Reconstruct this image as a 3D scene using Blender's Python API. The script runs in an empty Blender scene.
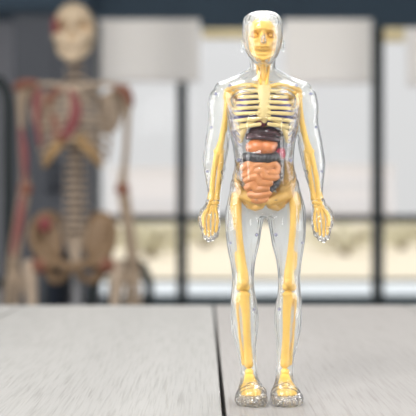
import bpy, bmesh, math, random
from mathutils import Vector, Matrix, Quaternion, noise

random.seed(7)
PI = math.pi
COL = bpy.context.scene.collection
K = 1.0 / 1310.0          # metres per measured unit on the toy figure (0.29 m tall)
KS = 4.4 / 1310.0         # metres per measured unit on the life-size skeleton

# ------------------------------------------------------------------ object helpers
def link(name, data=None, parent=None):
    o = bpy.data.objects.new(name, data)
    COL.objects.link(o)
    if parent is not None:
        o.parent = parent
    return o

def tag(o, label=None, cat=None, group=None, kind=None):
    if label: o['label'] = label
    if cat: o['category'] = cat
    if group: o['group'] = group
    if kind: o['kind'] = kind
    return o

def thing(name, label, cat, loc=(0, 0, 0), rotz=0.0, group=None):
    o = link(name)
    o.empty_display_size = 0.05
    o.location = loc
    o.rotation_euler = (0, 0, rotz)
    return tag(o, label, cat, group)

def finish(bm, name, mats, parent=None, xf=None, smooth=True):
    bmesh.ops.recalc_face_normals(bm, faces=bm.faces)
    me = bpy.data.meshes.new(name)
    bm.to_mesh(me); bm.free()
    if xf is not None:
        me.transform(xf)
    if not isinstance(mats, (list, tuple)): mats = [mats]
    for m in mats: me.materials.append(m)
    for p in me.polygons: p.use_smooth = smooth
    return link(name, me, parent)

def fused(bm, voxel=0.8, smooth=4, fac=0.5):
    """the shapes in bm grown together into one closed skin"""
    bmesh.ops.recalc_face_normals(bm, faces=bm.faces)
    me = bpy.data.meshes.new('tmp')
    bm.to_mesh(me); bm.free()
    ob = bpy.data.objects.new('tmp', me)
    COL.objects.link(ob)
    r = ob.modifiers.new('r', 'REMESH'); r.mode = 'VOXEL'; r.voxel_size = voxel
    s = ob.modifiers.new('s', 'SMOOTH'); s.factor = fac; s.iterations = smooth
    dg = bpy.context.evaluated_depsgraph_get()
    out = bpy.data.meshes.new_from_object(ob.evaluated_get(dg))
    b2 = bmesh.new(); b2.from_mesh(out)
    bpy.data.objects.remove(ob); bpy.data.meshes.remove(me); bpy.data.meshes.remove(out)
    return b2

# ------------------------------------------------------------------ shape helpers (x right, y down, d away)
def V(p):
    return Vector((p[0], p[2] if len(p) > 2 else 0.0, -p[1]))

def spline(pts, n):
    """Catmull-Rom through tuples of any length"""
    out = []
    m = len(pts)
    for i in range(m - 1):
        p0 = pts[max(i - 1, 0)]; p1 = pts[i]; p2 = pts[i + 1]; p3 = pts[min(i + 2, m - 1)]
        for j in range(n):
            t = j / n
            out.append(tuple(0.5 * ((2 * b) + (c - a) * t + (2 * a - 5 * b + 4 * c - d) * t * t + (3 * b - a - 3 * c + d) * t ** 3)
                             for a, b, c, d in zip(p0, p1, p2, p3)))
    out.append(tuple(pts[-1]))
    return out

def tube(bm, pts, n=5, segs=12, flat=1.0, up=None, closed=False, mat=0):
    """pts: (x, y, d, r). A round-ended limb; flat scales its second axis"""
    q = spline(pts, n) if n > 1 else pts
    c = [V(p) for p in q]
    r = [max(p[3], 0.02) for p in q]
    m = len(c)
    if m < 2: return
    t0 = (c[1] - c[0]).normalized()
    ref = Vector(up) if up else (Vector((0, 1, 0)) if abs(t0.y) < 0.9 else Vector((1, 0, 0)))
    rings = []
    def ring(cc, t, rr):
        u = t.cross(ref)
        if u.length < 1e-6: u = t.cross(Vector((1, 0, 0.01)))
        u.normalize(); w = u.cross(t).normalized()
        return [bm.verts.new(cc + u * rr * math.cos(2 * PI * k / segs) + w * rr * flat * math.sin(2 * PI * k / segs)) for k in range(segs)]
    def tang(i):
        a = c[max(i - 1, 0)]; b = c[min(i + 1, m - 1)]
        v = b - a
        return v.normalized() if v.length > 1e-9 else t0
    ts = [tang(i) for i in range(m)]
    for a in (80, 50, 25):
        s = math.radians(a)
        rings.append(ring(c[0] - ts[0] * r[0] * math.sin(s) * 0.9, ts[0], r[0] * math.cos(s)))
    for i in range(m): rings.append(ring(c[i], ts[i], r[i]))
    for a in (25, 50, 80):
        s = math.radians(a)
        rings.append(ring(c[-1] + ts[-1] * r[-1] * math.sin(s) * 0.9, ts[-1], r[-1] * math.cos(s)))
    for a, b in zip(rings, rings[1:]):
        for k in range(segs):
            f = bm.faces.new((a[k], a[(k + 1) % segs], b[(k + 1) % segs], b[k])); f.material_index = mat
    for e in (rings[0], list(reversed(rings[-1]))):
        f = bm.faces.new(e); f.material_index = mat

def ball(bm, c, r, rot=(0, 0, 0), u=24, v=16, mat=0):
    """ellipsoid at (x, y, d) with radii (rx, ry, rd); rot about (x, d, vertical)"""
    if not isinstance(r, (tuple, list)): r = (r, r, r)
    M = Matrix.Translation(V(c)) @ (Matrix.Rotation(rot[2], 4, 'Z') @ Matrix.Rotation(rot[1], 4, 'Y') @ Matrix.Rotation(rot[0], 4, 'X')) @ Matrix.Diagonal((r[0], r[2], r[1], 1))
    g = bmesh.ops.create_uvsphere(bm, u_segments=u, v_segments=v, radius=1, matrix=M)
    for vv in g['verts']:
        for f in vv.link_faces: f.material_index = mat
    return g['verts']

def loft(bm, secs, n=4, segs=40, e=2.3):
    """secs: (y, cx, cd, rx, rd) - stacked level outlines, superellipse exponent e"""
    q = spline(secs, n)
    rings = []
    for (y, cx, cd, rx, rd) in q:
        rg = []
        for k in range(segs):
            a = 2 * PI * k / segs
            ca, sa = math.cos(a), math.sin(a)
            rg.append(bm.verts.new(V((cx + rx * math.copysign(abs(ca) ** (2 / e), ca), y, cd + rd * math.copysign(abs(sa) ** (2 / e), sa)))))
        rings.append(rg)
    for a, b in zip(rings, rings[1:]):
        for k in range(segs):
            bm.faces.new((a[k], a[(k + 1) % segs], b[(k + 1) % segs], b[k]))
    bm.faces.new(rings[0]); bm.faces.new(list(reversed(rings[-1])))

def box(bm, x0, x1, y0, y1, z0, z1, mat=0, bevel=0.0):
    """axis box in metres"""
    M = Matrix.Translation(((x0 + x1) / 2, (y0 + y1) / 2, (z0 + z1) / 2)) @ Matrix.Diagonal((x1 - x0, y1 - y0, z1 - z0, 1))
    g = bmesh.ops.create_cube(bm, size=1, matrix=M)
    fs = set(f for v in g['verts'] for f in v.link_faces)
    for f in fs: f.material_index = mat
    if bevel:
        es = set(e for v in g['verts'] for e in v.link_edges)
        r = bmesh.ops.bevel(bm, geom=list(es), offset=bevel, segments=2, affect='EDGES', profile=0.6)
        for f in r['faces']: f.material_index = mat

def mtube(bm, pts, n=5, segs=12, mat=0, flat=1.0):
    """tube given in metres (x, y, z, r)"""
    tube(bm, [(p[0], -p[2], p[1], p[3]) for p in pts], n, segs, flat, mat=mat)

# ------------------------------------------------------------------ materials
def srgb(r, g, b):
    f = lambda c: c / 12.92 if c <= 0.04045 else ((c + 0.055) / 1.055) ** 2.4
    return (f(r / 255), f(g / 255), f(b / 255), 1)

def mat(name, col, rough=0.5, metal=0.0, var=0.0, scale=40.0, bump=0.0, bscale=200.0, coat=0.0, sss=0.0):
    m = bpy.data.materials.new(name); m.use_nodes = True
    nt = m.node_tree; b = nt.nodes['Principled BSDF']
    b.inputs['Base Color'].default_value = col
    b.inputs['Roughness'].default_value = rough
    b.inputs['Metallic'].default_value = metal
    b.inputs['Coat Weight'].default_value = coat
    b.inputs['Coat Roughness'].default_value = 0.06
    tc = nt.nodes.new('ShaderNodeTexCoord')
    if var:
        n = nt.nodes.new('ShaderNodeTexNoise'); n.inputs['Scale'].default_value = scale; n.inputs['Detail'].default_value = 4
        nt.links.new(tc.outputs['Object'], n.inputs['Vector'])
        mx = nt.nodes.new('ShaderNodeMix'); mx.data_type = 'RGBA'
        mx.inputs[6].default_value = tuple(c * (1 - var) for c in col[:3]) + (1,)
        mx.inputs[7].default_value = tuple(min(1, c * (1 + var)) for c in col[:3]) + (1,)
        nt.links.new(n.outputs['Fac'], mx.inputs[0])
        nt.links.new(mx.outputs[2], b.inputs['Base Color'])
    if bump:
        n2 = nt.nodes.new('ShaderNodeTexNoise'); n2.inputs['Scale'].default_value = bscale; n2.inputs['Detail'].default_value = 3
        nt.links.new(tc.outputs['Object'], n2.inputs['Vector'])
        bp = nt.nodes.new('ShaderNodeBump'); bp.inputs['Strength'].default_value = bump; bp.inputs['Distance'].default_value = 0.001
        nt.links.new(n2.outputs['Fac'], bp.inputs['Height']); nt.links.new(bp.outputs['Normal'], b.inputs['Normal'])
    return m

def glassy(name, tint, ior, haze, hazecol=(0.9, 0.94, 1.0), rough=0.0, straight=0.5):
    """solid clear plastic that refracts, with a white haze mixed in by amount"""
    m = bpy.data.materials.new(name); m.use_nodes = True
    nt = m.node_tree; N = nt.nodes; L = nt.links
    N.remove(N['Principled BSDF'])
    g = N.new('ShaderNodeBsdfGlass'); g.inputs['IOR'].default_value = ior; g.inputs['Roughness'].default_value = rough; g.inputs[0].default_value = (*tint, 1)
    t = N.new('ShaderNodeBsdfTranslucent'); t.inputs[0].default_value = (*hazecol, 1)
    d = N.new('ShaderNodeBsdfDiffuse'); d.inputs[0].default_value = (*hazecol, 1)
    h = N.new('ShaderNodeMixShader'); h.inputs[0].default_value = 0.3
    L.new(d.outputs[0], h.inputs[1]); L.new(t.outputs[0], h.inputs[2])
    tr = N.new('ShaderNodeBsdfTransparent'); tr.inputs[0].default_value = (*tint, 1)
    sx = N.new('ShaderNodeMixShader'); sx.inputs[0].default_value = straight
    L.new(g.outputs[0], sx.inputs[1]); L.new(tr.outputs[0], sx.inputs[2])
    x = N.new('ShaderNodeMixShader'); x.inputs[0].default_value = haze
    L.new(sx.outputs[0], x.inputs[1]); L.new(h.outputs[0], x.inputs[2]); L.new(x.outputs[0], N['Material Output'].inputs['Surface'])
    return m

def clear_plastic(name, tint=(0.97, 0.98, 1.0), ior=1.5, haze=0.1, wave=0.25, wscale=120.0, hazecol=(0.86, 0.9, 0.97)):
    """thin clear moulded plastic: lets light straight through, mirrors by Fresnel, with a little milky haze"""
    m = bpy.data.materials.new(name); m.use_nodes = True
    nt = m.node_tree; N = nt.nodes; L = nt.links
    N.remove(N['Principled BSDF'])
    out = N['Material Output']
    tc = N.new('ShaderNodeTexCoord')
    nz = N.new('ShaderNodeTexNoise'); nz.inputs['Scale'].default_value = wscale; nz.inputs['Detail'].default_value = 1.5
    L.new(tc.outputs['Object'], nz.inputs['Vector'])
    bp = N.new('ShaderNodeBump'); bp.inputs['Strength'].default_value = wave; bp.inputs['Distance'].default_value = 0.004
    L.new(nz.outputs['Fac'], bp.inputs['Height'])
    tr = N.new('ShaderNodeBsdfTransparent'); tr.inputs[0].default_value = (*tint, 1)
    gl = N.new('ShaderNodeBsdfGlossy'); gl.inputs['Roughness'].default_value = 0.05
    gl.inputs['Color'].default_value = (1, 1, 1, 1)
    L.new(bp.outputs['Normal'], gl.inputs['Normal'])
    di = N.new('ShaderNodeBsdfTranslucent'); di.inputs[0].default_value = (*hazecol, 1)
    df = N.new('ShaderNodeBsdfDiffuse'); df.inputs[0].default_value = (*hazecol, 1)
    hz = N.new('ShaderNodeMixShader'); hz.inputs[0].default_value = 0.5
    L.new(df.outputs[0], hz.inputs[1]); L.new(di.outputs[0], hz.inputs[2])
    m1 = N.new('ShaderNodeMixShader'); m1.inputs[0].default_value = haze
    L.new(tr.outputs[0], m1.inputs[1]); L.new(hz.outputs[0], m1.inputs[2])
    fr = N.new('ShaderNodeFresnel'); fr.inputs['IOR'].default_value = ior
    L.new(bp.outputs['Normal'], fr.inputs['Normal'])
    m2 = N.new('ShaderNodeMixShader')
    L.new(fr.outputs[0], m2.inputs[0]); L.new(m1.outputs[0], m2.inputs[1]); L.new(gl.outputs[0], m2.inputs[2])
    L.new(m2.outputs[0], out.inputs['Surface'])
    return m

M = {}
M['bone'] = mat('yellow_plastic', srgb(232, 190, 92), 0.34, var=0.05, scale=60, coat=0.25)
M['rib'] = mat('pale_yellow_plastic', srgb(228, 206, 142), 0.36, var=0.05, scale=60, coat=0.25)
M['pelvis'] = mat('shaded_tan_plastic', srgb(208, 164, 84), 0.34, var=0.06, scale=60, coat=0.3)  # golden tan darkened to carry the shade inside the hip wings
M['gold'] = mat('golden_plastic', srgb(230, 184, 86), 0.28, var=0.05, scale=80, coat=0.4)
M['tooth'] = mat('cream_plastic', srgb(246, 226, 170), 0.3)
M['clear'] = glassy('clear_plastic', (1, 1, 1), 1.33, 0.002, straight=0.15)
M['clear_back'] = glassy('whitened_clear_plastic', (1, 1, 1), 1.4, 0.64, (0.92, 0.97, 1.0), straight=0.15)  # strong white haze imitates a bright backdrop showing through the body
M['clear_peg'] = glassy('clear_peg_plastic', (0.86, 0.86, 0.95), 1.5, 0.1)
M['liver'] = mat('maroon_plastic', srgb(58, 20, 28), 0.22, coat=0.6)
M['heart'] = mat('dark_red_plastic', srgb(120, 30, 44), 0.25, coat=0.5)
M['lung'] = mat('purple_plastic', srgb(58, 46, 124), 0.3, coat=0.4)
M['stomach'] = mat('orange_plastic', srgb(212, 126, 70), 0.25, coat=0.6)
M['gut'] = mat('terracotta_plastic', srgb(206, 134, 76), 0.3, coat=0.5)
M['colon'] = mat('charcoal_plastic', srgb(42, 42, 47), 0.28, coat=0.5, bump=0.6, bscale=900)
M['spleen'] = mat('crimson_plastic', srgb(150, 28, 58), 0.3, coat=0.5)

M['sk_bone'] = mat('aged_bone', srgb(190, 170, 148), 0.6, var=0.3, scale=16)
M['sk_hip'] = mat('tan_bone', srgb(140, 114, 86), 0.6, var=0.25, scale=14)
M['sk_arm'] = mat('dull_bone', srgb(162, 142, 120), 0.6, var=0.25, scale=16)
M['sk_skull'] = mat('pale_bone', srgb(214, 192, 162), 0.6, var=0.12, scale=16)
M['sk_tan'] = mat('tan_cartilage', srgb(176, 142, 96), 0.6, var=0.12, scale=20)
M['sk_red'] = mat('red_muscle_paint', srgb(132, 62, 64), 0.55, var=0.3, scale=20)
M['sk_brown'] = mat('brown_joint', srgb(138, 88, 70), 0.6, var=0.15, scale=20)
M['sk_disc'] = mat('dark_disc', srgb(92, 80, 76), 0.6)
M['steel'] = mat('brushed_steel', srgb(150, 150, 152), 0.35, 0.9)
M['black'] = mat('black_metal', srgb(22, 36, 38), 0.45)
M['navy'] = mat('navy_fabric', srgb(34, 42, 56), 0.85, bump=0.3, bscale=600)
M['castor'] = mat('black_rubber', srgb(28, 28, 30), 0.7)

M['teal'] = mat('dark_teal_paint', srgb(74, 96, 114), 0.6, var=0.12, scale=3)
M['frame'] = mat('dark_window_metal', srgb(52, 62, 66), 0.45)
def backlit(name, col):
    m = bpy.data.materials.new(name); m.use_nodes = True
    nt = m.node_tree; N = nt.nodes; L = nt.links; N.remove(N['Principled BSDF'])
    tc = N.new('ShaderNodeTexCoord'); wv = N.new('ShaderNodeTexNoise'); wv.inputs['Scale'].default_value = 300
    L.new(tc.outputs['Object'], wv.inputs['Vector'])
    mx = N.new('ShaderNodeMix'); mx.data_type = 'RGBA'; mx.inputs[6].default_value = tuple(c * 0.97 for c in col[:3]) + (1,); mx.inputs[7].default_value = col
    L.new(wv.outputs['Fac'], mx.inputs[0])
    d = N.new('ShaderNodeBsdfDiffuse'); t = N.new('ShaderNodeBsdfTranslucent')
    L.new(mx.outputs[2], d.inputs[0]); L.new(mx.outputs[2], t.inputs[0])
    x = N.new('ShaderNodeMixShader'); x.inputs[0].default_value = 0.92
    L.new(d.outputs[0], x.inputs[1]); L.new(t.outputs[0], x.inputs[2]); L.new(x.outputs[0], N['Material Output'].inputs['Surface'])
    return m
M['shade'] = backlit('grey_shade_fabric', srgb(252, 250, 249))
M['cream'] = backlit('cream_shade_fabric', srgb(248, 240, 218))
M['wall'] = mat('grey_wall_paint', srgb(166, 167, 174), 0.8, var=0.05, scale=3)
M['cabinet'] = mat('slate_cabinet_paint', srgb(98, 102, 110), 0.5, var=0.05, scale=4)
M['ceiling'] = mat('white_ceiling_paint', srgb(225, 224, 222), 0.9, var=0.02, scale=5)
M['floor'] = mat('grey_floor_vinyl', srgb(128, 128, 126), 0.5, var=0.08, scale=5)
M['lawn'] = mat('washed_out_grass', srgb(222, 208, 184), 0.95, var=0.12, scale=0.8)  # grass colour paled to imitate bright exposure outdoors
M['paving'] = mat('grey_paving', srgb(128, 138, 142), 0.9, var=0.1, scale=3)
M['kerb'] = mat('white_render', srgb(226, 230, 233), 0.9, var=0.03, scale=4)
M['leaf'] = mat('pale_olive_leaves', srgb(216, 210, 184), 0.9, var=0.05, scale=6)  # leaf colour lightened as if overexposed, like the grass
M['bark'] = mat('grey_bark', srgb(150, 136, 120), 0.9, var=0.2, scale=12)
M['bld'] = mat('hazy_pale_facade', srgb(228, 226, 231), 0.9, var=0.02, scale=0.5)  # distance haze and bright exposure are put into the facade colour
M['bldwin'] = mat('hazy_window_band', srgb(216, 217, 224), 0.4)  # same haze mixed into the window band colour
M['pane'] = clear_plastic('window_glass', tint=(0.97, 0.98, 0.98), ior=1.08, haze=0.0, wave=0.0)

def wood(name, col, grain, seed):
    m = bpy.data.materials.new(name); m.use_nodes = True
    nt = m.node_tree; N = nt.nodes; L = nt.links; b = N['Principled BSDF']
    b.inputs['Roughness'].default_value = 0.5
    tc = N.new('ShaderNodeTexCoord')
    mp = N.new('ShaderNodeMapping'); mp.inputs['Scale'].default_value = (1.0, 0.022, 1.0); mp.inputs['Location'].default_value = (seed, seed * 2, 0)
    mp.inputs['Rotation'].default_value = (0, 0, 0.01)
    L.new(tc.outputs['Object'], mp.inputs['Vector'])
    n1 = N.new('ShaderNodeTexNoise'); n1.inputs['Scale'].default_value = 520; n1.inputs['Detail'].default_value = 4; n1.inputs['Roughness'].default_value = 0.6
    n1.inputs['Distortion'].default_value = 0.35
    n2 = N.new('ShaderNodeTexNoise'); n2.inputs['Scale'].default_value = 14; n2.inputs['Detail'].default_value = 3
    L.new(mp.outputs[0], n1.inputs['Vector']); L.new(mp.outputs[0], n2.inputs['Vector'])
    rp = N.new('ShaderNodeValToRGB'); rp.color_ramp.elements[0].position = 0.30; rp.color_ramp.elements[1].position = 0.52
    rp.color_ramp.elements[0].color = (0, 0, 0, 1); rp.color_ramp.elements[1].color = (1, 1, 1, 1)
    L.new(n1.outputs['Fac'], rp.inputs[0])
    mx = N.new('ShaderNodeMix'); mx.data_type = 'RGBA'
    mx.inputs[6].default_value = grain; mx.inputs[7].default_value = col
    L.new(rp.outputs[0], mx.inputs[0])
    mx2 = N.new('ShaderNodeMix'); mx2.data_type = 'RGBA'; mx2.blend_type = 'MULTIPLY'; mx2.inputs[0].default_value = 0.25
    L.new(mx.outputs[2], mx2.inputs[6]); L.new(n2.outputs['Fac'], mx2.inputs[7])
    L.new(mx2.outputs[2], b.inputs['Base Color'])
    bp = N.new('ShaderNodeBump'); bp.inputs['Strength'].default_value = 0.5; bp.inputs['Distance'].default_value = 0.0008
    L.new(n1.outputs['Fac'], bp.inputs['Height']); L.new(bp.outputs['Normal'], b.inputs['Normal'])
    return m
M['wood_white'] = wood('white_washed_wood', srgb(165, 163, 159), srgb(142, 140, 135), 0.0)
M['wood_pink'] = wood('pinkish_washed_wood', srgb(160, 156, 152), srgb(142, 136, 131), 3.1)
M['wood_dark'] = mat('dark_wood_underside', srgb(70, 60, 56), 0.7)

# ================================================================== THE TABLE
TZ = 0.75
tbl = thing('plank_table', 'white washed wooden plank table with a dark gap between boards, under the clear figure', 'table', (0, 0.28, 0), 0.0028)
PW, GAP = 0.286, 0.0032
bm = bmesh.new()
for i in range(-4, 4):
    x0 = 0.0105 + i * PW + GAP / 2
    mi = 1 if i in (0, -3, 2) else 0
    box(bm, x0, x0 + PW - GAP, -0.68, 0.678, TZ - 0.03, TZ, mi, 0.0016)
finish(bm, 'tabletop', [M['wood_white'], M['wood_pink']], tbl, smooth=False)
bm = bmesh.new()
box(bm, -1.05, 1.05, -0.6, -0.57, TZ - 0.11, TZ - 0.03)
box(bm, -1.05, 1.05, 0.57, 0.6, TZ - 0.11, TZ - 0.03)
box(bm, -1.05, -1.02, -0.57, 0.57, TZ - 0.11, TZ - 0.03)
box(bm, 1.02, 1.05, -0.57, 0.57, TZ - 0.11, TZ - 0.03)
box(bm, -1.0, 1.0, -0.05, 0.05, TZ - 0.05, TZ - 0.03)
finish(bm, 'apron', M['wood_dark'], tbl, smooth=False)
for sx in (-1, 1):
    for sy in (-1, 1):
        bm = bmesh.new()
        box(bm, sx * 1.0 - 0.035, sx * 1.0 + 0.035, sy * 0.55 - 0.035, sy * 0.55 + 0.035, 0, TZ - 0.03, 0, 0.004)
        finish(bm, 'leg', M['wood_white'], tbl, smooth=False)

# ================================================================== THE CLEAR FIGURE
AX, FY = 265.0, 398.0
FIG = thing('anatomy_figure', 'clear plastic human anatomy figure with yellow bones and coloured organs standing on the table', 'anatomy model',
            ((AX - 208) * K, 0, TZ + 0.0003))
XF = Matrix.Diagonal((K, K, K, 1)) @ Matrix.Translation((-AX, 0, FY))

def ax(y):
    pts = [(0, 262.6), (100, 263), (160, 264), (212, 265.5), (400, 267)]
    for (a, b), (c, d) in zip(pts, pts[1:]):
        if y <= c: return b + (d - b) * (y - a) / (c - a)
    return 267
def S(s, pts):
    """half-outline points (offset from the body axis) placed on side s"""
    return [(ax(p[1]) + s * p[0],) + tuple(p[1:]) for p in pts]

def part(bm, name, m, parent=None, fuse=None, smooth=3, label=None):
    if fuse: bm = fused(bm, fuse, smooth)
    o = finish(bm, name, m, parent or FIG, XF)
    if label: o['label'] = label
    return o

# ---- shell
bm = bmesh.new()
loft(bm, [(y, ax(y), cd, rx, rd) for (y, cd, rx, rd) in [
    (11.5, 3, 5, 6), (13, 3, 12, 13), (16, 2, 16.5, 18), (21, 1.5, 19.5, 21), (30, 1, 20.6, 22.5), (40, 0, 20.2, 22), (48, -1.5, 18.6, 20),
    (54, -4, 16.2, 17), (60, -8, 12.8, 12.5), (65, -11, 8, 8), (67, -12, 4, 4)]], 4, 40, 2.15)
loft(bm, [(y, ax(y), cd, rx, rd) for (y, cd, rx, rd) in [(48, 3, 13, 13), (60, 4, 13, 13), (70, 4, 13.2, 13), (76, 4, 18, 14), (80, 4, 24, 15), (88, 3, 30, 15)]], 4, 40, 2.1)
for s in (-1, 1):                                   # ears, trapezius slope, nose and brow
    ball(bm, (ax(46) + s * 20.6, 46, 3), (2.4, 6.5, 4))
    tube(bm, S(s, [(10, 76, 5, 9), (26, 83.5, 5, 8), (40, 91.5, 3, 10.5)]), 4, 16)
tube(bm, [(262.5, 33, -20, 2), (262.5, 40, -22.5, 2.4), (262.5, 45, -23, 3)], 3)
tube(bm, [(254, 31, -18, 2.5), (262.5, 31.5, -20, 2.5), (271, 31, -18, 2.5)], 3)
tube(bm, [(257, 52.5, -17, 2), (262.5, 52, -19, 2.2), (268, 52.5, -17, 2)], 3)
loft(bm, [(y, ax(y), cd, rx, rd) for (y, cd, rx, rd) in [
    (80, 4, 25, 12), (86, 2, 37, 17), (94, 1, 41, 21), (106, 0, 39.5, 23), (118, -1, 37, 23.5), (132, -1.5, 34.5, 23), (146, -2, 31, 22), (160, -2.5, 29.4, 22.5),
    (168, -2.5, 30.2, 23), (178, -1.5, 33, 23.5), (190, 0, 35, 23), (203, 1, 37.5, 22), (212, 2, 37, 20), (218, 2, 30, 15)]], 4, 56, 2.25)
for s in (-1, 1):                                   # chest muscles, buttocks
    ball(bm, (ax(104) + s * 17, 103, -15), (16, 12, 9.5))
    ball(bm, (ax(204) + s * 17, 203, 14), (16, 14, 11))
    # arm
    tube(bm, S(s, [(42.5, 98, 1, 11.8), (44.3, 108, 1, 11), (44.6, 118, 1, 10.6), (45.2, 130, 1, 11.2), (46.8, 146, 0, 12.2), (49.2, 160, -1, 12.3), (49.8, 172, -2, 10.4),
                   (50.4, 184, -3, 8), (51.2, 195, -3, 6.6), (52.4, 203, -4, 7.2)]), 5, 24, 0.95)
    # hand: palm, four fingers slightly curled, thumb on the outer side
    tube(bm, S(s, [(52.4, 202, -4, 6.6), (54, 210, -5, 8.2), (54.8, 219, -6, 9), (55, 225, -7, 8.4)]), 4, 20, 0.62)
    for (fx, fl, fr) in [(-7, 12.5, 2.7), (-2.4, 15.5, 2.9), (2.4, 17, 3.0), (7, 14.5, 2.8)]:
        fo = 55 + fx
        tube(bm, S(s, [(fo, 221, -6, fr), (fo + 0.1, 221 + fl * 0.45, -8, fr), (fo - fx * 0.12, 221 + fl * 0.8, -11, fr * 0.95), (fo - fx * 0.2, 222 + fl * 1.1, -13.5, fr * 0.85)]), 3, 12)
    tube(bm, S(s, [(57, 206, -6, 3.6), (62.4, 213, -9, 3.8), (64, 220, -11, 3.3), (62.6, 228, -13, 3)]), 4, 12)
    # leg
    tube(bm, S(s, [(19.5, 198, 1, 18), (20.4, 212, 1, 19.6), (21.4, 224, 0, 19), (22.4, 236, 0, 17.6), (22.8, 250, 0, 15), (22.8, 262, 0, 12.8), (22.8, 276, -1, 11.2), (22.8, 288, -1, 11.2),
                   (22.6, 298, 0, 12.4), (21.8, 314, 2, 14.2), (21.4, 328, 3, 14.2), (20.8, 342, 3, 11.2), (19.4, 356, 3, 9.2), (18.2, 368, 2, 8.6), (17.4, 378, 2, 9)]), 5, 24, 1.05)
    # foot
    tube(bm, S(s, [(17.6, 376, 2, 8.6), (17.4, 381, -8, 10), (17, 386, -22, 12.6), (16.6, 389.6, -40, 15.4)]), 5, 24, 0.68)
    tube(bm, S(s, [(17.6, 388, 8, 8.6), (17.2, 390, -10, 11), (16.8, 391.6, -36, 14)]), 5, 24, 0.6)
    for t, (tx, tl, tr) in enumerate([(-9.8, -60, 4.8), (-3.6, -64, 4.3), (2.2, -63, 4.2), (7.6, -59, 4.0), (12, -53, 3.8)]):
        tube(bm, S(s, [(16.6 + tx * 0.7, 390, -34, tr + 3), (16.6 + tx, 392.4, -48, tr + 1.2), (16.6 + tx * 0.94, 398.6 - tr, tl, tr)]), 4, 12)
    ball(bm, (ax(392) + s * 17.5, 391, 8), (8.2, 7, 8))
shell_bm = fused(bm, 0.72, 5, 0.5)
# keep the soles flat on the table, give the muscles their relief
def gauss(p, c, r): return math.exp(-((p[0] - c[0]) ** 2 + (p[1] - c[1]) ** 2) / (r * r))
shell_bm.normal_update()
for v in shell_bm.verts:
    x, d, y = v.co.x, v.co.y, -v.co.z
    xx = x - ax(y); a = abs(xx)
    amp = 0.0
    n = v.normal
    if 84 < y < 200 and a < 42 and n.y < 0.3:
        amp -= 1.0 * math.exp(-(xx / 2.0) ** 2) * (0.5 + 0.5 * math.sin((y - 60) / 9))     # middle line
        amp -= 1.3 * math.exp(-((y - 116 - a * 0.05) / 2.2) ** 2) * (a < 33)                # under the chest
        for yy in (137, 151, 167): amp -= 0.8 * math.exp(-((y - yy - 0.1 * a) / 2.2) ** 2) * math.exp(-(a / 17) ** 4)
        amp -= 0.8 * math.exp(-((a - 19) / 2.4) ** 2) * (122 < y < 185)
        amp -= 1.0 * math.exp(-((y - 178 - (34 - a) * 0.9) / 2.5) ** 2) * (y > 172)
    if a > 28 and 100 < y < 200:
        amp += 0.3 * math.sin(y * 0.16 + a * 0.3 + d * 0.2)
    if y > 205 and a < 40:
        amp += 0.4 * math.sin(a * 0.62 + y * 0.04) * (1 if y < 372 else 0)
        if 270 < y < 300: amp += 0.9 * gauss((a, y), (22.8, 283), 6) * (n.y < 0)
    rough = 0.0
    if y > 388 and d < -20: rough = 0.5
    elif y > 200 and a > 42: rough = 0.6
    elif y < 26: rough = 0.5
    if rough: amp += rough * noise.noise(Vector((x * 0.35, d * 0.35, y * 0.35)))
    amp += 0.35 * noise.noise(Vector((x * 0.09, d * 0.09, y * 0.05 + 7)))
    v.co += n * amp
    if v.co.z < -FY: v.co.z = -FY
from mathutils.bvhtree import BVHTree
SHELL_TREE = BVHTree.FromBMesh(shell_bm)
for f in shell_bm.faces:                            # back half whitened in its material, standing in for white light behind
    f.material_index = 1 if f.calc_center_median().y > 4 else 0
shell = part(shell_bm, 'clear_shell', [M['clear'], M['clear_back']], label='clear transparent plastic body shell')

wall_ = shell.modifiers.new('wall', 'SOLIDIFY'); wall_.thickness = 1.8 * K; wall_.offset = -1

# joint pegs on the shell, each pressed into the surface in front of its joint
for s in (-1, 1):
    for (o, y, r) in [(33, 86.5, 1.5), (47, 95, 1.7), (52, 128, 1.4), (57, 172, 1.4), (25.5, 161, 2.2), (9.6, 235, 1.8), (35.5, 243, 1.5), (12.5, 309, 1.8)]:
        p = S(s, [(o, y)])[0]
        hit = SHELL_TREE.ray_cast(Vector((p[0], -80, -p[1])), Vector((0, 1, 0)))
        if hit[0] is None: continue
        d = hit[0].y
        bm = bmesh.new()
        tube(bm, [(p[0], p[1], d - 0.2, r), (p[0], p[1], d + 2.2, r)], 1, 16)
        tube(bm, [(p[0], p[1], d - 1.2, r * 0.5), (p[0], p[1], d, r * 0.5)], 1, 10)
        part(bm, 'joint_peg', M['clear_peg'])

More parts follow.
